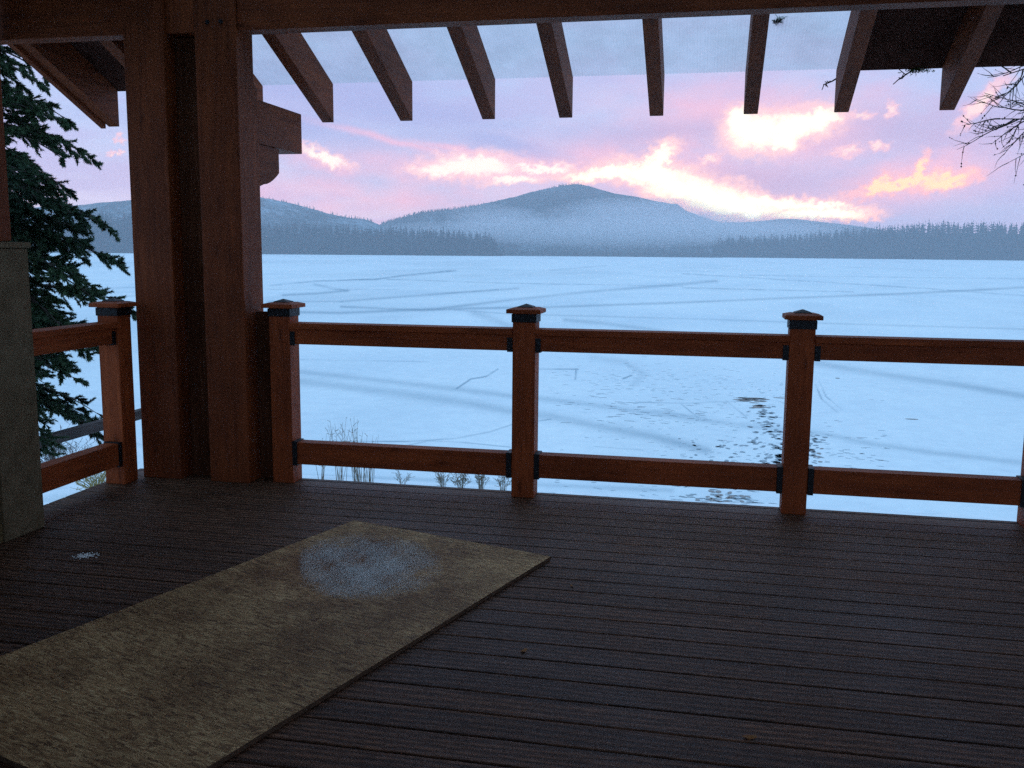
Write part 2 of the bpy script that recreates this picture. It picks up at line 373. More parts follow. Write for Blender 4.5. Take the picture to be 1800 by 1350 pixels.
# ------------------------------------------------------------------ ground: lake ice and snowy bank
LAKE = -6.0
def shore(X): return 28.7+np.maximum(0, -13-X)*.49
def bank_z(X, Y):
    X = np.asarray(X, float); Y = np.asarray(Y, float)
    t = np.maximum(shore(X)+.8*(fbm(X*.25, Y*.25, 61, 3)-.5)-Y, 0)
    z = LAKE-.02+.21*t
    z = z+(fbm(X*.5, Y*.5, 62, 4)-.5)*np.minimum(t*.12, .35)
    return np.minimum(z, -1.0+.12*(fbm(X*.5, Y*.5, 63, 3)-.5))
LINES = [  # marks on the ice: photo polyline, half width, strength
 ([(600,530),(767,517),(910,507)],2.2,.6),([(470,548),(600,550),(767,543),(900,527),(1033,513),(1167,502),(1260,494)],2.8,.62),
 ([(600,539),(740,545),(833,542),(960,540),(1200,532),(1385,524),(1570,517),(1700,511),(1850,502)],2.3,.68),
 ([(800,545),(900,552),(1200,560),(1500,570),(1850,580)],1.6,.42),([(833,550),(870,562),(900,576)],7,.4),
 ([(993,562),(1060,568),(1133,578),(1195,587)],4,.45),([(600,492),(667,490),(800,476)],1.1,.4),([(680,491),(900,498),(1200,503)],1,.32),
 ([(967,475),(1067,467)],1,.3),([(1200,481),(1480,498),(1640,508)],1,.32),([(1200,506),(1500,513)],1.1,.34),([(1640,508),(1800,520)],1.2,.3),
 ([(475,502),(558,494),(663,491),(700,485),(802,475)],1.2,.5),([(553,500),(590,508),(611,511)],2.6,.5),([(611,511),(560,516),(497,519)],2,.6),
 ([(475,509),(700,509)],.8,.22),([(753,518),(876,509)],1.2,.35),([(470,530),(600,530)],1.6,.5),([(1300,484),(1800,490)],.9,.25),
 ([(460,500),(120,508)],1.0,.3),([(240,520),(150,524)],1.0,.3),
 ([(510,669),(680,689),(825,709),(897,723),(969,732),(1041,748),(1150,768),(1240,792)],8.5,.58),
 ([(529,654),(673,670),(810,685),(897,696),(969,703),(1041,712),(1150,727),(1295,747),(1371,754),(1440,761),(1533,780),(1644,796),(1718,804),(1850,820)],5.5,.5),
 ([(529,632),(753,636)],1,.28),([(1437,639),(1570,661),(1681,676),(1850,704)],6.5,.62),([(1041,629),(1096,636),(1132,658),(1114,676)],6,.32),
 ([(875,649),(854,662),(828,666),(803,683)],1.1,.95),([(948,649),(1016,649)],1.1,.8),([(1013,651),(1011,667)],1.1,.8),([(1110,660),(1095,666)],1,.8),
 ([(532,776),(717,776),(800,771),(861,759),(901,746),(969,737)],1.2,.75),([(702,786),(753,775),(807,777),(897,786)],1,.5),
 ([(1434,676),(1444,701),(1472,725)],1.3,.5),([(1441,672),(1452,697),(1480,720)],1.1,.4),([(1197,710),(1227,734)],.9,.55),([(1276,704),(1313,734)],.9,.5),
 ([(1117,707),(1200,709),(1319,704)],1,.5),([(1045,785),(1130,791)],.8,.5),([(1150,722),(1240,735)],2.5,.35),
 ([(500,836),(700,841),(897,850),(1180,862)],4.5,.42),
]
def build_lake():
    az = np.concatenate([np.linspace(-88, -49, 14), np.arange(-48, 24, .075), np.linspace(25, 88, 20)])
    dist = np.concatenate([np.linspace(4, 20, 6), (CAMH-LAKE)/np.tan(np.radians(np.linspace(18.8, .24, 520))), [1900, 2100, 2600, 3300]])
    A, D = np.meshgrid(np.radians(az), dist)
    X, Y = np.sin(A)*D, np.cos(A)*D; Z = np.full_like(X, LAKE)
    px, py = toPx(np.stack([X, Y, Z], -1))
    wx = (fbm(X*.06, Y*.02, 71, 4)-.5)*6*np.clip(60/D, .1, 1); ice = np.zeros_like(X)
    for pts, w, amp in LINES:
        d2 = np.full_like(X, 1e9)
        for (x0, y0), (x1, y1) in zip(pts[:-1], pts[1:]):
            dx, dy = x1-x0, y1-y0; t = np.clip(((px-x0)*dx+(py-y0)*dy)/(dx*dx+dy*dy), 0, 1)
            d2 = np.minimum(d2, (px-x0-t*dx)**2*.6+(py+wx*.4*min(1, w/4)-y0-t*dy)**2)
        a = amp*(.78 if w > 1.5 else 1)*np.exp(-d2/(w*w*.8))*(.55+.9*fbm(X*.15+w, Y*.05, 73, 4))
        if w < 1.5: a = np.minimum(a*1.3, .9)*(.45+.8*sstep(.3, .6, fbm(X*.6, Y*.25, 75, 3)))
        ice = ice+a*(1-ice)
    # wind-scoured patches, broad and fine
    ice = ice+.16*sstep(.52, .75, fbm(X*.02, Y*.006, 81, 5))+.10*sstep(.5, .8, fbm(X*.12, Y*.03, 82, 4))
    me = grid_mesh('lake', X[::-1], Y[::-1], Z[::-1], {'ice': np.clip(ice, 0, .95)[::-1]})
    tag(put('lake', me, snow_mat('lake_snow')), kind='structure')
    xs = np.concatenate([np.linspace(-200, -41, 14), np.arange(-40, 26, .35), np.linspace(27, 200, 16)])
    ys = np.concatenate([np.linspace(-150, -12, 10), np.arange(-10, 40, .35), [50, 70, 110]])
    X, Y = np.meshgrid(xs, ys); Z = bank_z(X, Y)
    gr = sstep(.5, .8, fbm(X*.6, Y*.6, 91, 4))*.25
    Z = np.where(Y > shore(X)+1.5, LAKE-.6, Z)
    me = grid_mesh('snowy_ground', X, Y, Z, {'ice': gr})
    tag(put('snowy_ground', me, snow_mat('bank_snow')), kind='structure')
build_lake()

def ground_hit(x, y):
    d = ray(x, y); d = d/np.linalg.norm(d)
    def above(t):
        p = np.array([0, 0, CAMH])+d[None, :]*np.atleast_1d(t)[:, None]
        g = np.where(p[:, 1] < shore(p[:, 0])+1, np.maximum(LAKE, bank_z(p[:, 0], p[:, 1])), LAKE)
        return p, g, p[:, 2]-g
    tmax = (CAMH-LAKE)/max(-d[2], 1e-4)+.1
    ts = np.linspace(3, tmax, 500); p, g, h = above(ts); i = int(np.argmax(h <= 0)); 
    ts = np.linspace(ts[max(i-1, 0)], ts[i], 24); p, g, h = above(ts); i = int(np.argmax(h <= 0))
    return Vector((p[i, 0], p[i, 1], g[i]))

def footprints():
    m = MB(); mud = MB()
    R2 = random.Random(5)
    sc = MB()
    def pr(x, y, l=.30, w=.12, ang=None, mb=m, lift=.006):
        p = ground_hit(x, y); a = R2.uniform(-.6, .6)+math.pi/2 if ang is None else ang
        l *= R2.uniform(.7, 1.3); w *= R2.uniform(.7, 1.3); n = 9; ps = []
        sl = float(bank_z(p.x, p.y+.3)-bank_z(p.x, p.y-.3))/.6 if p.z > LAKE+.01 else 0
        for k in range(n):
            q = 2*math.pi*k/n; r = R2.uniform(.8, 1.15)
            u, v = math.cos(q)*l/2*r, math.sin(q)*w/2*r
            dx, dy = u*math.cos(a)-v*math.sin(a), u*math.sin(a)+v*math.cos(a)
            ps.append((p.x+dx, p.y+dy, p.z+lift+sl*dy+(.02 if sl else 0)))
        mb.poly(ps)
    path = [(1330, 712), (1345, 728), (1358, 750), (1368, 772), (1372, 795), (1362, 812), (1340, 822), (1318, 828)]
    for (x0, y0), (x1, y1) in zip(path[:-1], path[1:]):
        for k in range(11):
            t = R2.random(); x, y = x0+(x1-x0)*t, y0+(y1-y0)*t
            pr(x+R2.gauss(0, 8), y+R2.gauss(0, 3), .42, .24)
    for k in range(34): pr(R2.gauss(1336, 20), R2.uniform(712, 790), .36, .21)
    for k in range(60): pr(R2.gauss(1310, 60), R2.gauss(800, 18), .30, .15)
    for k in range(36): pr(R2.gauss(1425, 14), R2.gauss(785, 14), .36, .18)
    for k in range(300):
        x = 1380-abs(R2.gauss(0, 170)); y = R2.uniform(655, 835)
        pr(x, y, R2.uniform(.12, .28), R2.uniform(.05, .1), R2.uniform(-.5, .9), sc)
    for k in range(120): pr(R2.uniform(970, 1300), R2.gauss(665, 18), .35, .08, R2.uniform(-.3, .8), sc)
    for k in range(60): pr(R2.gauss(1130, 60), R2.gauss(720, 12), .4, .08, R2.uniform(-.4, .4))
    for k in range(70): pr(R2.uniform(1420, 1560), R2.gauss(790, 30), .25, .09, R2.uniform(-.6, .6), sc)
    for k in range(90): pr(R2.uniform(960, 1350), R2.uniform(830, 885), .2, .08, R2.uniform(-.6, .6), sc)
    for k in range(60): pr(R2.gauss(1270, 38), R2.gauss(881, 9), .35, .12, R2.uniform(-.6, .5))
    for k in range(26): pr(R2.gauss(1275, 25), R2.gauss(878, 8), .3, .16, None, mud, .012)
    for k in range(26): pr(R2.gauss(1325, 14), R2.gauss(702, 2), .6, .22, 0, mud, .012)
    for k in range(8): pr(R2.gauss(1332, 6), R2.gauss(713, 3), .5, .3, 0, mud, .012)
    for k in range(10): pr(R2.gauss(1428, 10), R2.gauss(795, 8), .3, .16, None, mud, .012)
    pr(1603, 737, .5, .3, 0, mud, .012); pr(1472, 665, .3, .5, 0, mud, .012); pr(608, 777, .3, .3, 0, mud, .012)
    tag(m.build('footprints', plain('trodden_slush', (.22, .25, .28), (.40, .45, .50), 3)),
        'dark footprints and scuffs trodden across the snowy ice below the railing', 'footprints', kind='stuff')
    tag(sc.build('snow_scuffs', plain('scuffed_snow', (.42, .48, .54), (.60, .66, .71), 3)),
        'faint scuffs and scattered marks in the snow around the trail of footprints', 'scuffs', kind='stuff')
    tag(mud.build('mud_patches', plain('mud', (.26, .21, .20), (.40, .36, .35), 3)),
        'brown patches of mud and grit showing among the footprints', 'mud', kind='stuff')
footprints()

# ------------------------------------------------------------------ hills and far shore
def hill(name, prof, D, depth, mat, rough=1.0, base=LAKE-1, seed=0, back=None):
    xs = np.array([azel(*p)[0] for p in prof]); es = np.array([azel(*p)[1] for p in prof])
    az = np.linspace(xs[0], xs[-1], 420); ev = np.interp(az, xs, es)
    top = CAMH+D*np.tan(np.radians(ev))
    t = np.linspace(-1, 1, 41); A, T = np.meshgrid(np.radians(az), t)
    R_ = D+depth*T
    env = np.cos(T*math.pi/2)**1.3
    X, Y = np.sin(A)*R_, np.cos(A)*R_
    nz = (fbm(X*.006, Y*.006, seed, 5)-.5)*(top-base)[None, :]*.5*np.sin(np.abs(T)*math.pi)**1.0
    Z = base+(top-base)[None, :]*env+nz*rough
    me = grid_mesh(name, X, Y, Z); return tag(put(name, me, mat), kind='structure'), az, top
def hillmat(name, snow):
    m, nt, b = newmat(name); mp = coords(nt, (1, 1, 1), rand=False); n = noise(nt, mp, .012, 6, .7); n2 = noise(nt, mp, .09, 4, .7)
    h = mixc(nt, .5, n.outputs['Fac'], n2.outputs['Fac'])
    r = rampnode(nt, [(.5-snow*.3, (.025, .03, .032)), (.62-snow*.25, (.05, .06, .065)), (.75-snow*.2, (.35, .40, .46))]); nt.links.new(h, r.inputs[0])
    nt.links.new(r.outputs[0], b.inputs['Base Color']); b.inputs['Roughness'].default_value = 1; b.inputs['Specular IOR Level'].default_value = 0
    return m
P_LEFT = [(-120,372),(60,368),(200,360),(330,345),(420,344),(463,350),(485,353),(515,358),(540,365),(560,370),(575,375),(600,380),(620,384),(640,385),(655,390),(672,397),(720,412),(760,440)]
P_MAIN = [(560,440),(610,412),(640,402),(668,395),(690,388),(720,380),(745,374),(790,369),(830,364),(870,358),(900,352),(925,346),(945,340),(965,334),(985,329),(1010,327),(1035,328),(1055,333),(1080,340),(1120,346),(1150,353),(1180,358),(1190,358),(1205,370),(1235,382),(1265,391),(1300,405),(1340,440)]
P_FAR = [(1050,430),(1150,408),(1235,395),(1265,391),(1300,391),(1330,389),(1370,385),(1400,385),(1425,388),(1450,391),(1480,394),(1520,399),(1560,406),(1620,420),(1700,440)]
hL, azL, topL = hill('left_hill', P_LEFT, 2150, 380, hillmat('snowy_hillside', .55), seed=101)
hM, azM, topM = hill('mountain', P_MAIN, 2400, 420, hillmat('forested_mountain', .38), seed=111)
hF, azF, topF = hill('far_hills', P_FAR, 2760, 250, hillmat('far_ridge', .3), .5, seed=121)

def far_shore():
    az = np.linspace(-82, 62, 300); dist = np.concatenate([[1440, 1450, 1470, 1500, 1530, 1560, 1600, 1700, 1800], np.linspace(1900, 3400, 14)])
    A, D = np.meshgrid(np.radians(az), dist)
    lo = np.interp(az, [-80, -26, -12, -11, 0, 1, 17, 60], [1425, 1430, 1520, 1520, 1640, 1700, 1720, 1720])[None, :]
    X, Y = np.sin(A)*D, np.cos(A)*D
    Z = LAKE-.8+np.clip((D-lo)*.02, 0, 3.2)+sstep(1900, 3200, D)*8+fbm(X*.01, Y*.01, 131, 4)*.8
    tag(put('far_shore', grid_mesh('far_shore', X, Y, Z), hillmat('far_shore_snow', .35)), kind='structure')
far_shore()

def conifer_into(V, Fc, x, y, z, h, r, R2):
    """a ragged far-off conifer: trunk and drooping tiers of separate boughs"""
    n0 = len(V); w = h*.012
    V += [(x-w, y, z), (x+w, y, z), (x, y+w, z), (x, y, z+h)]; Fc += [(n0, n0+1, n0+3), (n0+1, n0+2, n0+3), (n0+2, n0, n0+3)]
    tiers = R2.randint(6, 9); b0 = R2.uniform(.02, .3); lean = R2.uniform(-.02, .02)
    for k in range(tiers):
        f = k/(tiers-1); zt = z+h*(b0+(1-b0)*f*.96); rr = r*(1-f)**.75*R2.uniform(.7, 1.2)+.015*h
        nb = 7; ph = R2.uniform(0, 6)
        for j in range(nb):
            a = ph+2*math.pi*j/nb+R2.uniform(-.3, .3); rj = rr*R2.uniform(.55, 1.2); ca, sa = math.cos(a), math.sin(a)
            n = len(V); wd_ = rj*.42; dz = h*.055
            V += [(x+lean*h*f, y, zt+dz), (x+ca*rj*.6-sa*wd_, y+sa*rj*.6+ca*wd_, zt-dz*.2), (x+ca*rj, y+sa*rj, zt-dz*R2.uniform(.4, 1.4)), (x+ca*rj*.6+sa*wd_, y+sa*rj*.6-ca*wd_, zt-dz*.2)]
            Fc += [(n, n+1, n+2), (n, n+2, n+3)]
NEEDFAR = plain('far_conifers', (.008, .011, .013), (.013, .017, .019), .05, 1)
def forest(name, label, prof, Dn, rows, dn, step, base_el, hmin, hmax, seed, gap=0.0):
    R2 = random.Random(seed); V = []; Fc = []
    xs = [azel(*p)[0] for p in prof]; es = [azel(*p)[1] for p in prof]
    for k in range(rows):
        D = Dn+dn*k; da = math.degrees(step/D); a = xs[0]
        while a < xs[-1]:
            aa = a+R2.uniform(-.4, .4)*da; a += da*R2.uniform(.7, 1.3)
            if R2.random() < gap: continue
            top = CAMH+D*math.tan(math.radians(np.interp(aa, xs, es)))+(R2.uniform(1, 6) if R2.random() < .11 else -R2.uniform(0, .5)*R2.uniform(3, hmax*.5))
            h = R2.uniform(hmin, hmax); zb = LAKE-1+(0 if k == 0 else R2.uniform(0, 2))
            if top-zb < 4: continue
            if top-zb < h or k == 0: h = top-zb if k else min(top-zb, h*R2.uniform(.6, 1.1))
            zb2 = min(top-h, LAKE+(top-LAKE)*.45) if k else zb; h = top-zb2
            x, y = math.sin(math.radians(aa))*(D+R2.uniform(-8, 8)), math.cos(math.radians(aa))*(D+R2.uniform(-8, 8))
            conifer_into(V, Fc, x, y, zb2, h, h*R2.uniform(.17, .28), R2)
    # the wooded rise the trees stand on
    az = np.linspace(xs[0], xs[-1], 160); D = np.array([Dn+5, Dn+rows*dn*.35, Dn+rows*dn*.75, Dn+rows*dn*1.3, Dn+rows*dn*2.2])
    A, DD = np.meshgrid(np.radians(az), D); tp = CAMH+(Dn+rows*dn)*np.tan(np.radians(np.interp(az, xs, es)))
    prof_h = np.array([0, .58, .70, .68, -.1])[:, None]*np.maximum(tp-LAKE, 0)[None, :]*np.array([1, 1, 1, 1, 1])[:, None]
    X, Y = np.sin(A)*DD, np.cos(A)*DD; n0 = len(V); r_, c_ = X.shape; Zg = LAKE-1.2+prof_h
    V += list(map(tuple, np.stack([X, Y, Zg], -1).reshape(-1, 3)))
    for i in range(r_-1):
        for j in range(c_-1): Fc.append((n0+i*c_+j, n0+i*c_+j+1, n0+(i+1)*c_+j+1, n0+(i+1)*c_+j))
    me = bpy.data.meshes.new(name); me.from_pydata(V, [], Fc); me.update()
    tag(put(name, me, NEEDFAR), label, 'forest', kind='stuff')
forest('conifer_forest', 'blue-grey conifer forest along the far shore behind the column',
       [(-140,368),(60,368),(160,371),(235,373),(330,380),(470,390),(540,393),(600,395),(700,400),(780,402),(840,407),(868,414),(882,440)], 1440, 6, 22, 6.5, 0, 13, 30, 201, .12)
forest('conifer_forest', 'pale distant belt of trees beyond the lake below the mountain',
       [(850,406),(900,412),(950,414),(1000,416),(1040,417),(1060,421),(1100,424),(1150,427),(1170,425),(1200,425),(1230,428),(1262,433)], 2040, 5, 40, 6, 0, 10, 18, 202, .1)
forest('conifer_forest', 'hazy conifer forest rising along the right far shore',
       [(1256,428),(1262,420),(1275,416),(1300,413),(1340,414),(1380,413),(1440,406),(1500,401),(1540,397),(1600,392),(1660,390),(1720,389),(1800,390),(1900,386),(2100,384),(2400,390)], 1735, 6, 20, 7.5, 0, 18, 36, 203, .12)
forest('shore_brush', 'low hazy band of brush along the far edge of the ice',
       [(840,437),(900,436),(1000,437),(1100,438),(1200,439),(1270,440)], 1600, 3, 40, 5, 0, 3, 6, 204, .35)
def ridge_trees(name, label, az, top, D, n, seed, lo, hi):
    R2 = random.Random(seed); V = []; Fc = []
    for k in range(n):
        a = R2.uniform(lo, hi); z = np.interp(a, az, top); d = D+R2.uniform(-60, 30)
        conifer_into(V, Fc, math.sin(math.radians(a))*d, math.cos(math.radians(a))*d, z-8-abs(d-D)*.02, R2.uniform(9, 16), R2.uniform(2.5, 4), R2)
    me = bpy.data.meshes.new(name); me.from_pydata(V, [], Fc); me.update(); tag(put(name, me, NEEDFAR), label, 'forest', kind='stuff')
ridge_trees('ridge_trees', 'sparse trees standing along the snowy left hilltop', azL, topL, 2150, 160, 301, -33, -20)
ridge_trees('ridge_trees', 'fine fringe of trees along the mountain skyline', azM, topM, 2400, 900, 302, -19.5, -7.5)

# mist banks lying against the mountain
def mist(label, x, y, D, rx, ry, rz, dens, col=(1, .97, .99)):
    """a drifting bank of mist that thins out from its core: nested soft bodies of air"""
    p = atD(x, y, D); m = bpy.data.materials.new('mist'); m.use_nodes = True; nt = m.node_tree; nt.nodes.remove(nt.nodes['Principled BSDF'])
    v = node(nt, 'ShaderNodeVolumePrincipled'); v.inputs['Color'].default_value = (*col, 1); v.inputs['Density'].default_value = dens; v.inputs['Anisotropy'].default_value = .35
    nt.links.new(v.outputs[0], nt.nodes['Material Output'].inputs['Volume']); root = None
    for k, f in enumerate((1.25, 1.0, .72, .45)):
        bm = bmesh.new(); bmesh.ops.create_icosphere(bm, subdivisions=4, radius=f)
        for q in bm.verts:
            n = 1+.10*math.sin(q.co.x*4+x+k)*math.cos(q.co.z*3+y)
            q.co = Vector((q.co.x*rx*n+(k*.05*rx), q.co.y*ry, q.co.z*rz*n-k*.05*rz))
        me = bpy.data.meshes.new('mist'); bm.to_mesh(me); bm.free()
        o = put('mist' if k == 0 else 'mist_core', me, m, root, p if k == 0 else None)
        if k == 0: root = o; o.rotation_euler = (0, 0, -math.atan2(p.x, p.y)); tag(o, label, 'mist', kind='stuff')
mist('pale mist drifting in the gully left of the mountain shoulder', 872, 388, 1940, 85, 45, 26, .0045)
mist('low bank of mist across the foot of the mountain', 1060, 408, 1890, 380, 70, 24, .0045)
mist('thin mist spreading over the flats right of the mountain', 1290, 400, 2000, 230, 70, 26, .0032)
mist('broad veil of mist hanging on the right flank of the mountain', 1120, 382, 2000, 170, 80, 34, .0036)

# ------------------------------------------------------------------ deck
BP = 0.147; YF = 5.66
DECK = deck_mat()
def deck():
    m = MB(); x0, x1 = -3.76, 7.0; ph = 2.669-BP*30; y = ph
    while y < YF-.03:
        y1 = min(y+BP-.006, YF); g = .004
        prof = [(y, -.026), (y, -g), (y+g, 0), (y1-g, 0), (y1, -g), (y1, -.026)]
        n0 = len(m.v); xa = x0 if y < 5.2 else x0
        m.v += [(xa, p[0], p[1]) for p in prof]+[(x1, p[0], p[1]) for p in prof]
        n = len(prof)
        m.f += [(n0+i, n0+(i+1) % n, n0+n+(i+1) % n, n0+n+i) for i in range(n)]
        m.f += [tuple(n0+i for i in range(n)), tuple(n0+n+i for i in reversed(range(n)))]
        y += BP
    o = m.build('deck', DECK); me = o.data
    bm = bmesh.new(); bm.from_mesh(me); bmesh.ops.recalc_face_normals(bm, faces=bm.faces); bm.to_mesh(me); bm.free()
    tag(o, kind='structure')
    j = MB(); j.box(-3.74, 7, 5.60, 5.64, -.30, -.03); j.box(-3.74, -3.70, -2, 5.60, -.30, -.03)
    for k in range(27): j.box(-3.6+k*.4, -3.56+k*.4, -2, 5.6, -.27, -.03)
    j.build('joists', DARKX, o)
    u = MB(); u.box(-3.74, 7, -2, 5.6, -.36, -.31); u.build('underlay', SOFFIT, o)
deck()

# ------------------------------------------------------------------ railings
def rail_post(parent, x, y, w=.14, rot=0):
    """4x4 style post with metal collar, wooden cap plate and little metal pyramid"""
    p = block('post', WZ, parent, x-w/2, x+w/2, y-w/2, y+w/2, 0, 1.135, .005)
    c = w/2+.006
    block('collar', IRON, p, x-c, x+c, y-c, y+c, 1.078, 1.128, .002)
    m = MB(); a, b2 = .104, .085
    for z, h in ((1.132, a), (1.156, a), (1.166, .066)): m.v += [(x-h, y-h, z), (x+h, y-h, z), (x+h, y+h, z), (x-h, y+h, z)]
    m.f = [(3, 2, 1, 0), (8, 9, 10, 11)]+[(i+4*k, (i+1) % 4+4*k, (i+1) % 4+4*k+4, i+4*k+4) for k in (0, 1) for i in range(4)]
    m.build('post_cap', WX, p, bevel=.003)
    m = MB(); h = .047
    m.v = [(x-h, y-h, 1.166), (x+h, y-h, 1.166), (x+h, y+h, 1.166), (x-h, y+h, 1.166)]+[(x-h, y-h, 1.171), (x+h, y-h, 1.171), (x+h, y+h, 1.171), (x-h, y+h, 1.171), (x, y, 1.188)]
    m.f = [(3, 2, 1, 0)]+[(i, (i+1) % 4, (i+1) % 4+4, i+4) for i in range(4)]+[(i+4, (i+1) % 4+4, 8) for i in range(4)]
    m.build('cap_finial', IRON, p)
    return p
def rails(parent, a, b, fixed, axis, t=.09):
    """upper rail with its flat cap board, lower rail, and a bracket at each end of both"""
    def B(name, mat, par, u0, u1, v0, v1, z0, z1, bev=.004):
        return block(name, mat, par, *((u0, u1, v0, v1) if axis == 'x' else (v0, v1, u0, u1)), z0, z1, bev)
    wm = WX if axis == 'x' else WY; c = fixed
    up = B('top_rail', wm, parent, a, b, c-t/2, c+t/2, .905, 1.000)
    B('cap_board', wm, up, a, b, c-.07, c+.07, 1.002, 1.040)
    lo = B('bottom_rail', wm, parent, a, b, c-t/2-.004, c+t/2+.004, .128, .272)
    for e0, e1 in ((a, a+.032), (b-.032, b)):
        B('bracket', IRON, up, e0, e1, c-t/2-.005, c+t/2+.005, .898, .985, .001)
        B('bracket', IRON, lo, e0, e1, c-t/2-.010, c+t/2+.010, .120, .278, .001)
r1 = thing('deck_railing', 'long cedar railing along the front edge of the deck facing the lake', 'railing', (0, 0, 0), 0, 'deck railings')
PX = [-2.638, -1.0585, .5477, 1.852, 3.45]; PYc = 5.512+.07
for x in PX: rail_post(r1, x, PYc)
for xa, xb in zip(PX[:-1], PX[1:]): rails(r1, xa+.071, xb-.071, PYc-.022, 'x')
r2 = thing('deck_railing', 'short cedar railing between the big column and the panelled half wall', 'railing', (0, 0, 0), 0, 'deck railings')
rail_post(r2, -3.660, 5.30); rail_post(r2, -3.660, 3.95)
rails(r2, 4.021, 5.229, -3.655, 'y')

# ------------------------------------------------------------------ column
col = thing('timber_column', 'massive double timber column rising from the deck corner to the roof beam', 'column', (0, 0, 0))
CY0, CY1 = 5.44, 5.71
for (xa, xb) in ((-3.597, -3.321), (-3.112, -2.838)):
    me = prism([(CY0, .0), (CY1, .0), (CY1, 2.50), (CY1-.05, 2.54), (CY1-.05, 3.4), (CY0, 3.4)], 'x', xa, xb); bevel_mesh(me, .008)
    t = put('timber', me, BZ, col)
    me = prism([(CY1, 2.17), (6.375, 2.17), (6.375, 2.445), (CY1, 2.445)], 'x', xa+.03, xb-.003); bevel_mesh(me, .005)
    put('bracket_beam', me, BY_, t)
    arc = [(5.775+.225*math.cos(a)*1.0, 1.917+.088-.0+.0*a) for a in ()]
    pr = [(CY1, 1.90)]+[(5.77+.23*s, 1.917+.09*(s**1.7)) for s in (0, .2, .4, .6, .8, 1)]+[(6.0, 2.166), (CY1, 2.166)]
    me = prism(pr, 'x', xa+.03, xb-.003); bevel_mesh(me, .004)
    put('corbel', me, BY_, t)
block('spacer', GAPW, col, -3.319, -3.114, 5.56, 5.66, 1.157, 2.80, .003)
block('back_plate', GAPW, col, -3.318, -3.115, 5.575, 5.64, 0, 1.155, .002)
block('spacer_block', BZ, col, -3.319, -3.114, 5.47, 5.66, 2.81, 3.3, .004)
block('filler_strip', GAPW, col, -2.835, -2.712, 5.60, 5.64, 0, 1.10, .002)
# bolts through the head of the column
m = MB()
for bx in (-3.02, -2.93): m.tube([(bx, 5.446, 2.86), (bx, 5.430, 2.86)], .014, 6)
m.build('bolt', IRON, col)

# ------------------------------------------------------------------ roof
roof = thing('porch_roof', 'sloping timber porch roof with exposed rafters and a translucent eave panel', 'roof', (0, 0, 0))
SL, YT, RB = .44, 6.6, .6      # pitch, eave line, upper edge
def zb(y): return 2.415+SL*(YT-y)
RD = .271
XLs = [-4.52, -3.92, -3.33] + [-2.778, -2.184, -1.581, -1.035, -.415, .204, .778, 1.42, 2.03, 2.64, 3.25, 3.86, 4.47, 5.08, 5.69]
beam_prof = [(5.46, 2.81), (5.59, 2.81), (5.59, 3.16), (5.46, 3.16)]
me = prism(beam_prof, 'x', -6.2, -3.60); bevel_mesh(me, .005); put('main_beam', me, BX, roof)
me = prism(beam_prof, 'x', -2.836, 6.4); bevel_mesh(me, .005); put('main_beam', me, BX, roof)
for i, x in enumerate(XLs):
    w = .092 if i != 3 else .088
    me = prism([(YT, zb(YT)), (YT, zb(YT)+RD), (RB, zb(RB)+RD), (RB, zb(RB)+.17), (5.56, zb(5.56)+.17), (5.56, zb(5.56))], 'x', x, x+w); bevel_mesh(me, .004)
    put('rafter', me, BY_, roof)
me = prism([(YT-.03, zb(YT-.03)-.03), (YT-.03, zb(YT)+RD), (RB, zb(RB)+RD), (RB, zb(RB)+.17), (5.56, zb(5.56)+.17), (5.56, zb(5.56)-.03)], 'x', -4.565, -4.523); bevel_mesh(me, .003)
put('barge_board', me, BY_, roof)
SKL, SKR, SKY = -3.28, .825, 3.9
def slab(m, x0, x1, ya, yb_, t=.03, lift=.002):
    n = len(m.v)
    for x in (x0, x1):
        m.v += [(x, ya, zb(ya)+RD+lift), (x, yb_, zb(yb_)+RD+lift), (x, yb_, zb(yb_)+RD+t), (x, ya, zb(ya)+RD+t)]
    m.f += [tuple(n+i for i in q) for q in ((0, 1, 2, 3), (7, 6, 5, 4), (0, 4, 5, 1), (1, 5, 6, 2), (2, 6, 7, 3), (3, 7, 4, 0))]
m = MB(); slab(m, -4.57, SKL, RB, YT+.02); slab(m, SKR, 6.4, RB, YT+.02); slab(m, SKL+.001, SKR-.001, RB, SKY)
# rear roof slope, unseen behind the viewer, added to cut light from high openings
n = len(m.v); zr = zb(RB)+RD; yr, ze = -4.6, 3.7
m.v += [(-4.57, RB-.003, zr), (6.4, RB-.003, zr), (6.4, yr, ze), (-4.57, yr, ze), (-4.57, RB-.003, zr+.03), (6.4, RB-.003, zr+.03), (6.4, yr, ze+.03), (-4.57, yr, ze+.03)]
m.f += [tuple(n+i for i in q) for q in ((0, 1, 2, 3), (7, 6, 5, 4), (0, 4, 5, 1), (1, 5, 6, 2), (2, 6, 7, 3), (3, 7, 4, 0))]
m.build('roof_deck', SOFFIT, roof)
w = MB(); w.box(-4.10, -3.96, -4.5, 3.84, 0, 2.72); w.build('side_light_blocker', SOFFIT, roof)  # wall added out of view to darken the left of the deck
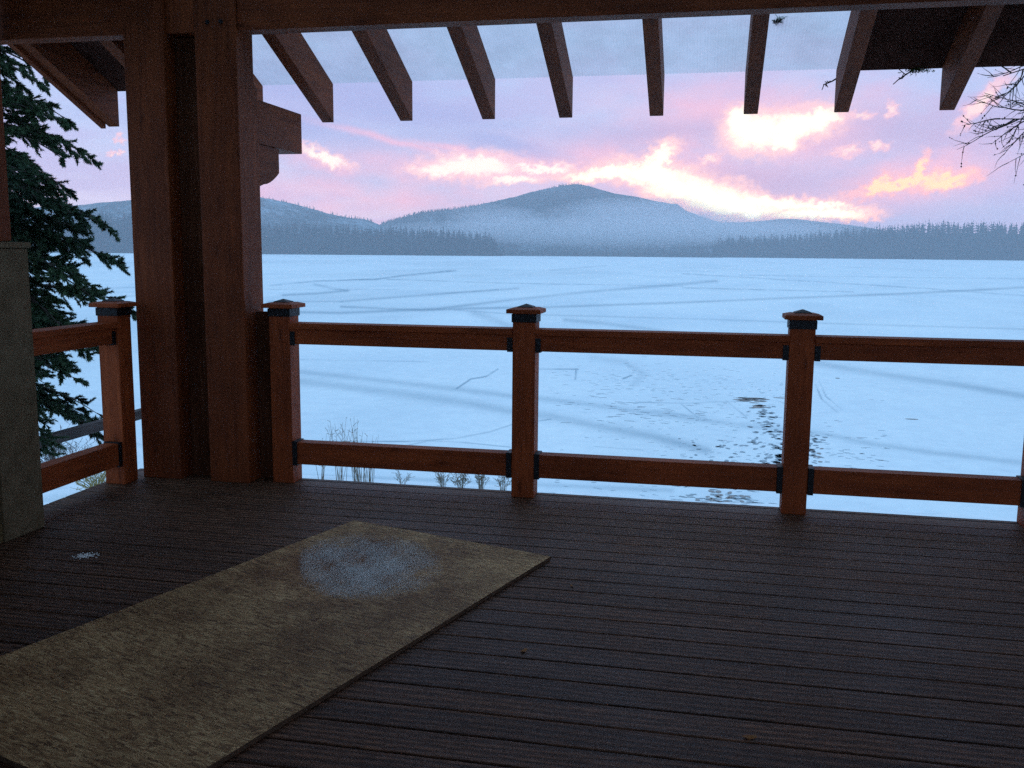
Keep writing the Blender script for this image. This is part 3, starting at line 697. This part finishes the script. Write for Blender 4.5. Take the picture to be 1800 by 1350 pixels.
# gable infill added above the side openings to block light on the upper timbers
for xg in (-4.50, 6.30):
    me = prism([(5.44, 2.72), (5.44, zb(5.44)+RD-.01), (RB, zb(RB)+RD-.01), (-4.5, 3.70), (-4.5, 2.72)], 'x', xg, xg+.03)
    put('gable_light_blocker', me, SOFFIT, roof)
def skylight_mat():
    m, nt, b = newmat('translucent_panel'); nt.nodes.remove(b)
    tl = node(nt, 'ShaderNodeBsdfTranslucent'); tr = node(nt, 'ShaderNodeBsdfTransparent'); mx = node(nt, 'ShaderNodeMixShader')
    mp = coords(nt, (1, 1, 1), rand=False); sp = node(nt, 'ShaderNodeSeparateXYZ'); nt.links.new(mp.outputs[0], sp.inputs[0])
    mu = node(nt, 'ShaderNodeMath', operation='MULTIPLY'); mu.inputs[1].default_value = 2*math.pi/.016; nt.links.new(sp.outputs[0], mu.inputs[0])
    si = node(nt, 'ShaderNodeMath', operation='SINE'); nt.links.new(mu.outputs[0], si.inputs[0])
    n = noise(nt, mp, 4, 5, .7)
    r = rampnode(nt, [(.0, (.83, .83, .86)), (.75, (.84, .84, .87)), (1, (.77, .78, .82))])
    mr = node(nt, 'ShaderNodeMapRange'); mr.inputs['From Min'].default_value = -1; nt.links.new(si.outputs[0], mr.inputs['Value']); nt.links.new(mr.outputs[0], r.inputs[0])
    r2 = rampnode(nt, [(.3, (.86, .86, .86)), (.6, (1, 1, 1))]); nt.links.new(n.outputs['Fac'], r2.inputs[0])
    c = mixc(nt, 1, r.outputs[0], r2.outputs[0], 'MULTIPLY')
    ct = mixc(nt, 1, c, (1.1, 1.03, .97), 'MULTIPLY'); nt.links.new(ct, tl.inputs[0]); nt.links.new(c, tr.inputs[0]); mx.inputs[0].default_value = .48
    nt.links.new(tl.outputs[0], mx.inputs[2]); nt.links.new(tr.outputs[0], mx.inputs[1]); nt.links.new(mx.outputs[0], nt.nodes['Material Output'].inputs[0])
    return m
m = MB(); yy = np.linspace(SKY+.002, YT+.005, 6)
xs = np.arange(SKL+.003, SKR-.003, .011)
for y in yy: m.v += [(x, y, zb(y)+RD+.007+.003*((i % 2)*2-1)) for i, x in enumerate(xs)]
c = len(xs)
m.f = [(i*c+j, i*c+j+1, (i+1)*c+j+1, (i+1)*c+j) for i in range(len(yy)-1) for j in range(c-1)]
m.build('skylight_panel', skylight_mat(), roof)
# ------------------------------------------------------------------ half wall and its timber post
WALLM = plain('olive_stucco', (.095, .060, .022), (.14, .090, .036), 14, .9)
TRIMM = plain('grey_trim', (.10, .068, .034), (.17, .118, .065), 9, .8)
TPX = float(atY(13, 300, 4.12).x)
hw = thing('half_wall', 'olive-tan panelled half wall standing at the left edge of the deck', 'half wall', (0, 0, 0))
block('panel', WALLM, hw, -3.95, -3.485, 1.0, 4.25, 0, 1.48, .004)
block('corner_trim', TRIMM, hw, -3.92, -3.462, 4.02, 4.315, 0, 1.492, .006)
block('top_trim', TRIMM, hw, -3.92, -3.468, 1.0, 4.018, 1.30, 1.490, .006)
block('wall_cap', TRIMM, hw, -3.94, -3.452, 1.0, 4.33, 1.494, 1.525, .006)
block('base_trim', WALLM, hw, -3.92, -3.472, 1.0, 4.018, .002, .10, .004)
tp = block('timber_post', BZ, None, TPX-.265, TPX, 3.86, 4.12, 1.527, 3.45, .008)
tag(tp, 'dark square timber post standing on the panelled half wall', 'post')

# ------------------------------------------------------------------ OSB sheet with frost
def osb_mat():
    m, nt, b = newmat('strand_board')
    tc = node(nt, 'ShaderNodeTexCoord'); outs = []
    for k, (rot, sx, sy) in enumerate(((.35, 24, 150), (-.7, 22, 130), (1.45, 26, 145), (2.2, 23, 125))):
        mp = node(nt, 'ShaderNodeMapping'); mp.inputs['Rotation'].default_value = (0, 0, rot); mp.inputs['Scale'].default_value = (sx, sy, 1); mp.inputs['Location'].default_value = (k*3.7, k*9.1, 0)
        nt.links.new(tc.outputs['Object'], mp.inputs['Vector'])
        nz = noise(nt, mp, .35, 2); av = node(nt, 'ShaderNodeVectorMath'); nt.links.new(mp.outputs[0], av.inputs[0]); nt.links.new(nz.outputs['Color'], av.inputs[1])
        v = node(nt, 'ShaderNodeTexVoronoi'); v.inputs['Scale'].default_value = 1; nt.links.new(av.outputs[0], v.inputs['Vector'])
        outs.append(v)
    mpb = node(nt, 'ShaderNodeMapping'); nt.links.new(tc.outputs['Object'], mpb.inputs['Vector'])
    s1 = noise(nt, mpb, 16, 4, .7); s2 = noise(nt, mpb, 13, 4, .7, 1)
    def sel(n, thr):
        q = node(nt, 'ShaderNodeMath', operation='GREATER_THAN'); q.inputs[1].default_value = thr; nt.links.new(n.outputs['Fac'], q.inputs[0]); return q.outputs[0]
    a = mixc(nt, sel(s1, .5), outs[0].outputs['Color'], outs[1].outputs['Color']); c2 = mixc(nt, sel(s1, .46), outs[2].outputs['Color'], outs[3].outputs['Color'])
    f = mixc(nt, sel(s2, .54), a, c2)
    bw = node(nt, 'ShaderNodeSeparateColor'); nt.links.new(f, bw.inputs[0])
    r = rampnode(nt, [(0, (.20, .098, .040)), (.3, (.40, .214, .088)), (.7, (.59, .34, .148)), (1, (.78, .50, .24))]); nt.links.new(bw.outputs[0], r.inputs[0])
    st = noise(nt, mpb, 1.6, 5, .6); rs = rampnode(nt, [(.36, (.50, .42, .36)), (.62, (1.03, 1.02, 1))]); nt.links.new(st.outputs['Fac'], rs.inputs[0])
    c = mixc(nt, 1, r.outputs[0], rs.outputs[0], 'MULTIPLY')
    # damp, rust-brown stain round the frost
    sp = node(nt, 'ShaderNodeVectorMath', operation='SUBTRACT'); nt.links.new(tc.outputs['Object'], sp.inputs[0]); sp.inputs[1].default_value = (-.78, -.62, 0)
    s3 = node(nt, 'ShaderNodeVectorMath', operation='MULTIPLY'); nt.links.new(sp.outputs[0], s3.inputs[0]); s3.inputs[1].default_value = (1.9, 1.9, 0)
    ln = node(nt, 'ShaderNodeVectorMath', operation='LENGTH'); nt.links.new(s3.outputs[0], ln.inputs[0])
    n4 = noise(nt, mpb, 3.2, 5, .65); ad = node(nt, 'ShaderNodeMath', operation='MULTIPLY_ADD'); nt.links.new(n4.outputs['Fac'], ad.inputs[0]); ad.inputs[1].default_value = 1.3; nt.links.new(ln.outputs['Value'], ad.inputs[2])
    mr = node(nt, 'ShaderNodeMapRange'); mr.inputs['From Min'].default_value = 1.75; mr.inputs['From Max'].default_value = .9; nt.links.new(ad.outputs[0], mr.inputs['Value'])
    c = mixc(nt, mr.outputs[0], c, mixc(nt, 1, c, (.62, .42, .32), 'MULTIPLY'))
    nt.links.new(c, b.inputs['Base Color']); b.inputs['Roughness'].default_value = .7; b.inputs['Specular IOR Level'].default_value = .25
    bump(nt, b, bw.outputs[1], .4, .003)
    return m
OT, OW, OL = -.3064, 1.218, 2.45
OX, OY = -.6944, 4.3805
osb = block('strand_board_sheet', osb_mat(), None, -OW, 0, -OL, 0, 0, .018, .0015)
edge = plain('shaded_board_edge', (.05, .026, .014), (.10, .055, .03), 30, .8); osb.data.materials.append(edge)  # shade along the sheet's sides put into a darker edge colour
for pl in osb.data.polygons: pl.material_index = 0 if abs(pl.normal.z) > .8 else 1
osb.location = (OX, OY, .003); osb.rotation_euler = (0, 0, OT)
tag(osb, 'tan oriented strand board sheet lying flat on the dark deck boards', 'board')
def frost():
    m = MB(); R2 = random.Random(3); q = np.array([math.cos(OT), math.sin(OT)]); nn = np.array([-q[1], q[0]])
    c0 = atZ(650, 995, .022)
    def grain(x, y, z, s):
        a = R2.uniform(0, 6.28); n = len(m.v)
        m.v += [(x+s*math.cos(a+k*2.094), y+s*math.sin(a+k*2.094), z) for k in range(3)]+[(x, y, z+s*.9)]
        m.f += [(n, n+1, n+3), (n+1, n+2, n+3), (n+2, n, n+3)]
    k = 0
    while k < 75000:
        px, py = R2.uniform(505, 790), R2.uniform(935, 1060)
        u = (px-640)/112; v = (py-996)/47; q = u*u+v*v
        lump = .45+.30*math.sin(px*.036+py*.058+1)+.24*math.sin(px*.083-py*.10)+.2*math.sin(px*.021+py*.17)+.14*math.sin(px*.17+py*.31)
        if px < 524+abs(R2.gauss(0, 10)) or R2.random() > max(0, 1.02-q*.62)*(.40+.75*lump): continue
        p = atZ(px, py, .0212); grain(p.x, p.y, .0212, R2.uniform(.0006, .0014)); k += 1
    tag(m.build('frost', FROST), 'round bluish patch of frost dusted on the strand board', 'frost', kind='stuff')
    m2 = MB(); m = m2
    for k in range(170):
        px, py = R2.gauss(150, 9), R2.gauss(977, 2.2); px += (977-py)*2
        p = atZ(px, py, .0005); grain(p.x, p.y, .0005, R2.uniform(.002, .006))
    tag(m.build('snow_scrap', FROST), 'tiny white scrap of snow on the deck beside the half wall', 'snow', kind='stuff')
FROST = plain('frost', (.84, .82, .78), (.92, .90, .87), 30, .7)
def frost_fix(): frost()
frost_fix()

# fallen leaves on the deck
LEAF = plain('dead_leaf', (.30, .11, .03), (.42, .18, .05), 40, .7)
for i, (px, py, s, a, lab) in enumerate(((1318, 1297, .020, .3, 'orange leaf scrap on the deck in the lower right'), (921, 1145, .015, 1.2, 'small orange leaf scrap just right of the strand board'),
                                       (1005, 1031, .010, 2.0, 'tiny reddish leaf scrap on the deck behind the strand board corner'))):
    p = atZ(px, py, 0); m = MB(); up, dn = [], []
    for k in range(10):
        q = 2*math.pi*k/10; r = s*(1 if k % 2 else .72)
        up.append((r*math.cos(q)*1.3, r*math.sin(q)*.7, .002+.004*math.cos(q)**2)); dn.append((up[-1][0], up[-1][1], up[-1][2]-.001))
    m.v = up+dn; m.f = [tuple(range(10)), tuple(range(19, 9, -1))]+[(k, k+10, (k+1) % 10+10, (k+1) % 10) for k in range(10)]
    o = m.build('fallen_leaf', LEAF, None, loc=(p.x, p.y, .0012)); o.rotation_euler = (0, 0, a); tag(o, lab, 'leaf', 'leaf scraps on the deck')

# ------------------------------------------------------------------ lower handrail outside the deck
lr = thing('lower_handrail', 'weathered dark handrail outside the deck below the side railing', 'handrail', (0, 0, 0))
block('rail', DARKY, lr, -6.05, -5.95, 5.8, 11.2, -.345, -.245, .01)
for y in (6.3, 10.3):
    g = float(bank_z(-6.0, y))
    block('rail_post', DARKY, lr, -6.05, -5.95, y-.05, y+.05, g-.3, -.346, .006)

# ------------------------------------------------------------------ trees
BARK = plain('bark', (.035, .026, .022), (.085, .065, .055), 9, .95)
NEEDLE = plain('fir_needles', (.022, .045, .026), (.06, .10, .045), 1.3, .75)
def fir():
    R2 = random.Random(21); bx, by = -7.05, 7.75; bz = float(bank_z(bx, by))-.1
    t = thing('conifer_tree', 'tall dark green conifer with drooping boughs beyond the side railing', 'tree', (bx, by, bz))
    m = MB(); m.tube([(0, 0, 0), (.02, .01, 2), (.03, 0, 4.5), (.02, .02, 6.5), (0, 0, 8.6)], [.17, .14, .10, .05, .01], 10); m.build('trunk', BARK, t, True)
    br = MB(); fo = MB()
    def needles(p, q, n, ln):
        ax = (q-p); L_ = ax.length
        if L_ < 1e-4: return
        ax.normalize(); s = ax.orthogonal().normalized(); b = ax.cross(s)
        for k in range(n):
            f = R2.random(); a = R2.uniform(0, 6.283); base = p+(q-p)*f
            out = (s*math.cos(a)+b*math.sin(a)); dr = (ax*R2.uniform(.5, 1.1)+out*R2.uniform(.6, 1)).normalized()*ln*R2.uniform(.7, 1.2)
            w_ = ax.cross(out).normalized()*.0072
            i = len(fo.v); fo.v += [tuple(base-w_), tuple(base+w_), tuple(base+dr)]; fo.f.append((i, i+1, i+2))
    def bough(z0, a, ln, dens):
        d = Vector((math.cos(a), math.sin(a), 0)); side = Vector((-d.y, d.x, 0)); up = Vector((0, 0, 1))
        lift = R2.uniform(.12, .36); droop = R2.uniform(.34, .58)
        P = lambda s: Vector((0, 0, z0))+d*ln*s+up*ln*(lift*s-droop*s*s)+side*ln*.10*math.sin(s*3+a)
        pts = [P(s) for s in np.linspace(0, 1, 9)]; br.tube(pts, list(np.linspace(.012+ln*.009, .003, 9)), 5)
        nt_ = int(15*dens*ln/2)
        for k in range(nt_):
            s = .16+.84*(k+R2.random())/nt_; sg = 1 if k % 2 else -1; p = P(s); fwd = (P(min(1, s+.05))-P(s-.05)).normalized()
            tl = ln*(.14+.30*(1-s))*R2.uniform(.6, 1.15)
            td = (fwd*R2.uniform(.5, .9)+side*sg*R2.uniform(.5, 1)+up*R2.uniform(-.3, .28)).normalized()
            q = p+td*tl-up*tl*R2.uniform(.0, .22); mid = (p+q)/2+up*tl*.08
            br.tube([p, mid, q], [.005, .004, .002], 3, False); needles(mid, q, int(60*tl/.5)+14, .046)
            ns = int(6+tl*9)
            for j in range(ns):
                f = .2+.8*(j+R2.random())/ns; p2 = p+(mid-p)*(f*2) if f < .5 else mid+(q-mid)*(f*2-1)
                sd_ = (td*.7+side*R2.uniform(-1, 1)*.8+up*R2.uniform(-.5, .45)).normalized(); l2 = tl*R2.uniform(.18, .42)
                q2 = p2+sd_*l2-up*l2*R2.uniform(0, .4); br.tube([p2, q2], [.0026, .0016], 3, False); needles(p2, q2, int(34+l2*190), .038)
    def reach(z): return float(np.interp(z, [1.5, 2.2, 3.0, 4.1, 4.8, 5.6, 8.2], [1.45, 1.6, 1.4, 1.25, .95, .75, .22]))
    z = 1.9
    while z < 8.0:
        k = 4; a0 = R2.uniform(0, 6.28)
        for j in range(k):
            a = a0+2*math.pi*j/k+R2.uniform(-.35, .35); bough(z+R2.uniform(-.1, .1), a, reach(z)*R2.uniform(.7, 1.08), 1.15)
        z += R2.uniform(.24, .36)
    z = 1.8
    while z < 6.5:                                   # dense inner growth round the trunk
        for j in range(3): bough(z, R2.uniform(0, 6.28), reach(z)*R2.uniform(.45, .95), 1.9)
        z += .17
    # fuller boughs on the open, lake side
    z = 2.3
    while z < 5.6:
        bough(z, R2.uniform(-.1, 1.0), reach(z)*R2.uniform(.72, 1.14), 1.4); z += .16
    br.build('branches', BARK, t); fo.build('needles', NEEDLE, t)
fir()

def bare_tree():
    R2 = random.Random(33); bx, by = 3.58, 8.3; bz = float(bank_z(bx, by))-.1
    t = thing('bare_tree', 'leafless twiggy tree with small cones at the right edge of the view', 'tree', (bx, by, bz))
    m = MB(); m.tube([(0, 0, 0), (.03, 0, 2), (0, .03, 5), (.04, 0, 8), (0, 0, 9.5)], [.15, .125, .085, .04, .008], 9); m.build('trunk', BARK, t, True)
    tw = MB(); cn = MB()
    def cone(p):
        r = R2.uniform(.004, .008); n = len(cn.v)
        cn.v += [(p.x+r, p.y, p.z), (p.x, p.y+r, p.z), (p.x-r, p.y, p.z), (p.x, p.y-r, p.z), (p.x, p.y, p.z+r*1.4), (p.x, p.y, p.z-r*1.3)]
        cn.f += [tuple(n+i for i in q) for q in ((0, 1, 4), (1, 2, 4), (2, 3, 4), (3, 0, 4), (1, 0, 5), (2, 1, 5), (3, 2, 5), (0, 3, 5))]
    def grow(p, d, ln, r, lev):
        pts = [p]; n = 7; dd = d.normalized(); bend = Vector((R2.uniform(-.2, .2), R2.uniform(-.2, .2), R2.uniform(-.10, .24)))
        for k in range(n):
            dd = (dd+bend*.35+Vector((R2.gauss(0, .09), R2.gauss(0, .09), R2.gauss(0, .09)))).normalized(); pts.append(pts[-1]+dd*ln/n)
        tw.tube(pts, [r*(1-.75*k/n) for k in range(n+1)], 4 if lev > 1 else 3, False)
        if lev < 1:
            for q in pts[1:]:
                if R2.random() < .13: cone(q)
            return
        nb = {3: 12, 2: 15, 1: 8}[lev]
        for k in range(nb):
            f = .18+.8*(k+R2.random())/nb; i = min(int(f*n), n-1); q = pts[i]+(pts[i+1]-pts[i])*(f*n-i)
            ax = (pts[i+1]-pts[i]).normalized(); s = ax.orthogonal().normalized(); s.rotate(Matrix.Rotation(R2.uniform(0, 6.28), 3, ax))
            grow(q, ax*R2.uniform(.5, 1)+s*R2.uniform(.5, 1)+Vector((0, 0, -.15)), ln*R2.uniform(.28, .5)*(1.15-f*.4), r*.5, lev-1)
            if R2.random() < .25: cone(q)
    z = 5.3
    while z < 9:
        a = R2.uniform(0, 6.28); grow(Vector((0, 0, z)), Vector((math.cos(a), math.sin(a), R2.uniform(-.25, .15))), 1.25*(1-z/12), .014, 2 if not 3 < z < 6 else 2); z += .28
    for (z, dx, dy, dz, ln) in ((4.7, -1, -.15, -.55, 1.3), (4.35, -1, .2, -.55, 1.4), (4.0, -1, -.05, -.42, 1.25), (3.65, -1, .1, -.35, 1.35), (4.95, -1, 0, -.5, 1.4), (3.4, -1, -.2, -.30, 1.2), (4.5, -1, .3, -.65, 1.3), (4.2, -1, .1, -.6, 1.2)):
        grow(Vector((0, 0, z+.85)), Vector((dx, dy, dz)), ln, .015, 2)
    tw.build('branches', BARK, t); cn.build('cones', BARK, t)
bare_tree()

# ------------------------------------------------------------------ dry weeds and bushes on the bank
STRAW = plain('dry_stalks', (.10, .075, .05), (.22, .17, .115), 20, .9)
TWIG = plain('dark_twigs', (.05, .035, .03), (.11, .085, .075), 20, .9)
def weed(px, py, h, n, spread, heads, label, seed, name='dry_weed', mat=STRAW, grp='dry weeds along the bank', cat='weed'):
    R2 = random.Random(seed); p = ground_hit(px, py); m = MB()
    for k in range(n):
        a = R2.uniform(0, 6.28); d = Vector((math.cos(a), math.sin(a), 0))*spread*R2.random(); hh = h*R2.uniform(.55, 1.1); b = Vector((math.cos(a+1), math.sin(a), 0))*spread*.35*R2.random()
        pts = [b+Vector((0, 0, -.1)), b+d*.3+Vector((0, 0, hh*.5)), b+d+Vector((0, 0, hh))]
        m.tube(pts, [.009, .006, .003], 3, False)
        for j in range(heads):
            f = R2.uniform(.45, 1); q = b+d*f+Vector((0, 0, hh*f)); e = q+Vector((R2.gauss(0, .07), R2.gauss(0, .07), R2.uniform(.02, .12)))
            m.tube([q, e], [.004, .007], 3, True)
    o = m.build(name, mat, None, loc=p); tag(o, label, cat, grp); return o
weed(565, 852, 1.5, 8, .45, 2, 'sparse dry weed nearest the column, showing below the bottom rail', 1)
weed(600, 850, 1.9, 12, .6, 2, 'thin upright dry weed left of the densest clump below the rail', 2)
weed(632, 852, 1.9, 26, .75, 3, 'densest clump of tall dry weeds poking above the bottom rail', 3)
weed(650, 852, 1.5, 12, .5, 2, 'dry weed close on the right of the densest clump', 4)
weed(708, 857, .5, 9, .3, 5, 'very short dry weed alone between the tall clump and the middle post', 5)
weed(780, 862, .55, 14, .3, 9, 'low tan seed-headed weed, leftmost of the row beside the middle post', 6)
weed(811, 864, .6, 18, .35, 10, 'round tan seed-headed weed, widest of the row beside the middle post', 7)
weed(846, 866, .72, 16, .26, 10, 'narrow tan seed-headed weed, tallest of the row beside the middle post', 8)
weed(884, 868, .68, 14, .28, 7, 'dark spiky dry weed touching the left side of the middle post', 9)
weed(92, 818, .85, 40, 1.0, 7, 'twiggy brown bush in the snow left of the side railing post', 10, 'twiggy_bush', TWIG, None, 'bush')
weed(128, 808, .5, 22, .9, 6, 'smaller sparse bush in the snow right of the twiggy brown bush', 11, 'twiggy_bush', TWIG, None, 'bush')
weed(170, 872, .55, 60, .6, 3, 'yellowish dry grass tuft under the short side railing', 12, 'grass_tuft', plain('yellow_grass', (.22, .17, .06), (.38, .30, .12), 20, .9), None, 'grass tuft')

# ------------------------------------------------------------------ twigs caught on the eave
def eave_twig(pts, label, tuft=None):
    P0 = [atY(x, y, 6.63) for x, y in pts]; m = MB(); o0 = P0[0]; R2 = random.Random(len(label))
    P = [p-o0 for p in P0]; m.tube(P, list(np.linspace(.006, .004, len(P))), 5)
    for k in range(7):
        q = P[-1]*R2.uniform(.4, 1); m.tube([q, q+Vector((R2.gauss(0, .02), R2.gauss(0, .01), R2.gauss(0, .018)))], [.004, .003], 3)
    o = m.build('caught_twig', BARK, None, loc=o0)
    tag(o, label, 'twig', 'twigs caught on the eave')
    if tuft:
        f = MB(); c0 = atY(*tuft, 6.64)-o0
        for k in range(420):
            c_ = c0+Vector((R2.gauss(0, .040), R2.gauss(0, .02), R2.gauss(0, .014))); d = Vector((R2.gauss(0, 1), R2.gauss(0, 1), R2.gauss(0, 1))).normalized()*.022; w_ = d.orthogonal().normalized()*.005
            f.poly([c_-w_, c_+w_, c_+d])
        f.build('needle_tuft', plain('green_tuft', (.03, .06, .015), (.09, .14, .03), 20, .8), o)
eave_twig([(1472, 137), (1462, 143), (1447, 149)], 'short bare twig sticking out left of the rafter beside the solid roof')
eave_twig([(1610, 119), (1600, 126), (1579, 140)], 'green tufted twig hanging from the solid roof edge', (1614, 119))
dm = MB(); c0 = atY(1368, 38, 5.98); R2 = random.Random(9)
zt = zb(c0.y)+RD+.02
for k in range(60):
    q = Vector((R2.gauss(0, .014), R2.gauss(0, .02), R2.uniform(0, .02))); d = Vector((R2.gauss(0, 1), R2.gauss(0, 1), R2.gauss(0, .4))).normalized()*.025
    dm.tube([q, q+d], [.004, .003], 3)
c0 = atY(1368, 38, 5.98)
# slide along the view ray until it lies on the panel
d = ray(1368, 38); best = min(np.linspace(5.6, 6.6, 200), key=lambda Y: abs((CAMH+d[2]*Y/d[1])-(zb(Y)+RD+.012))); c0 = atY(1368, 38, best)
tag(dm.build('debris_clump', BARK, None, loc=c0), 'dark clump of fallen needles lying on the translucent eave panel', 'debris')

# ------------------------------------------------------------------ haze
HZ_D, HZ_TOP, HZ_FAR = .00032, 205, 3120
def haze(dens=.00032, col=(.86, .93, 1.0)):
    m = MB(); m.box(-3400, 3400, -260, HZ_FAR, -9.0, HZ_TOP)
    o = m.build('haze', None); mt = bpy.data.materials.new('haze'); mt.use_nodes = True; nt = mt.node_tree; nt.nodes.remove(nt.nodes['Principled BSDF'])
    v = node(nt, 'ShaderNodeVolumePrincipled'); v.inputs['Color'].default_value = (*col, 1); v.inputs['Density'].default_value = dens; v.inputs['Anisotropy'].default_value = 0.45
    nt.links.new(v.outputs[0], nt.nodes['Material Output'].inputs['Volume']); o.data.materials.append(mt)
    tag(o, kind='stuff'); o['label'] = 'thin blue evening haze over the frozen lake'; o['category'] = 'haze'
haze()
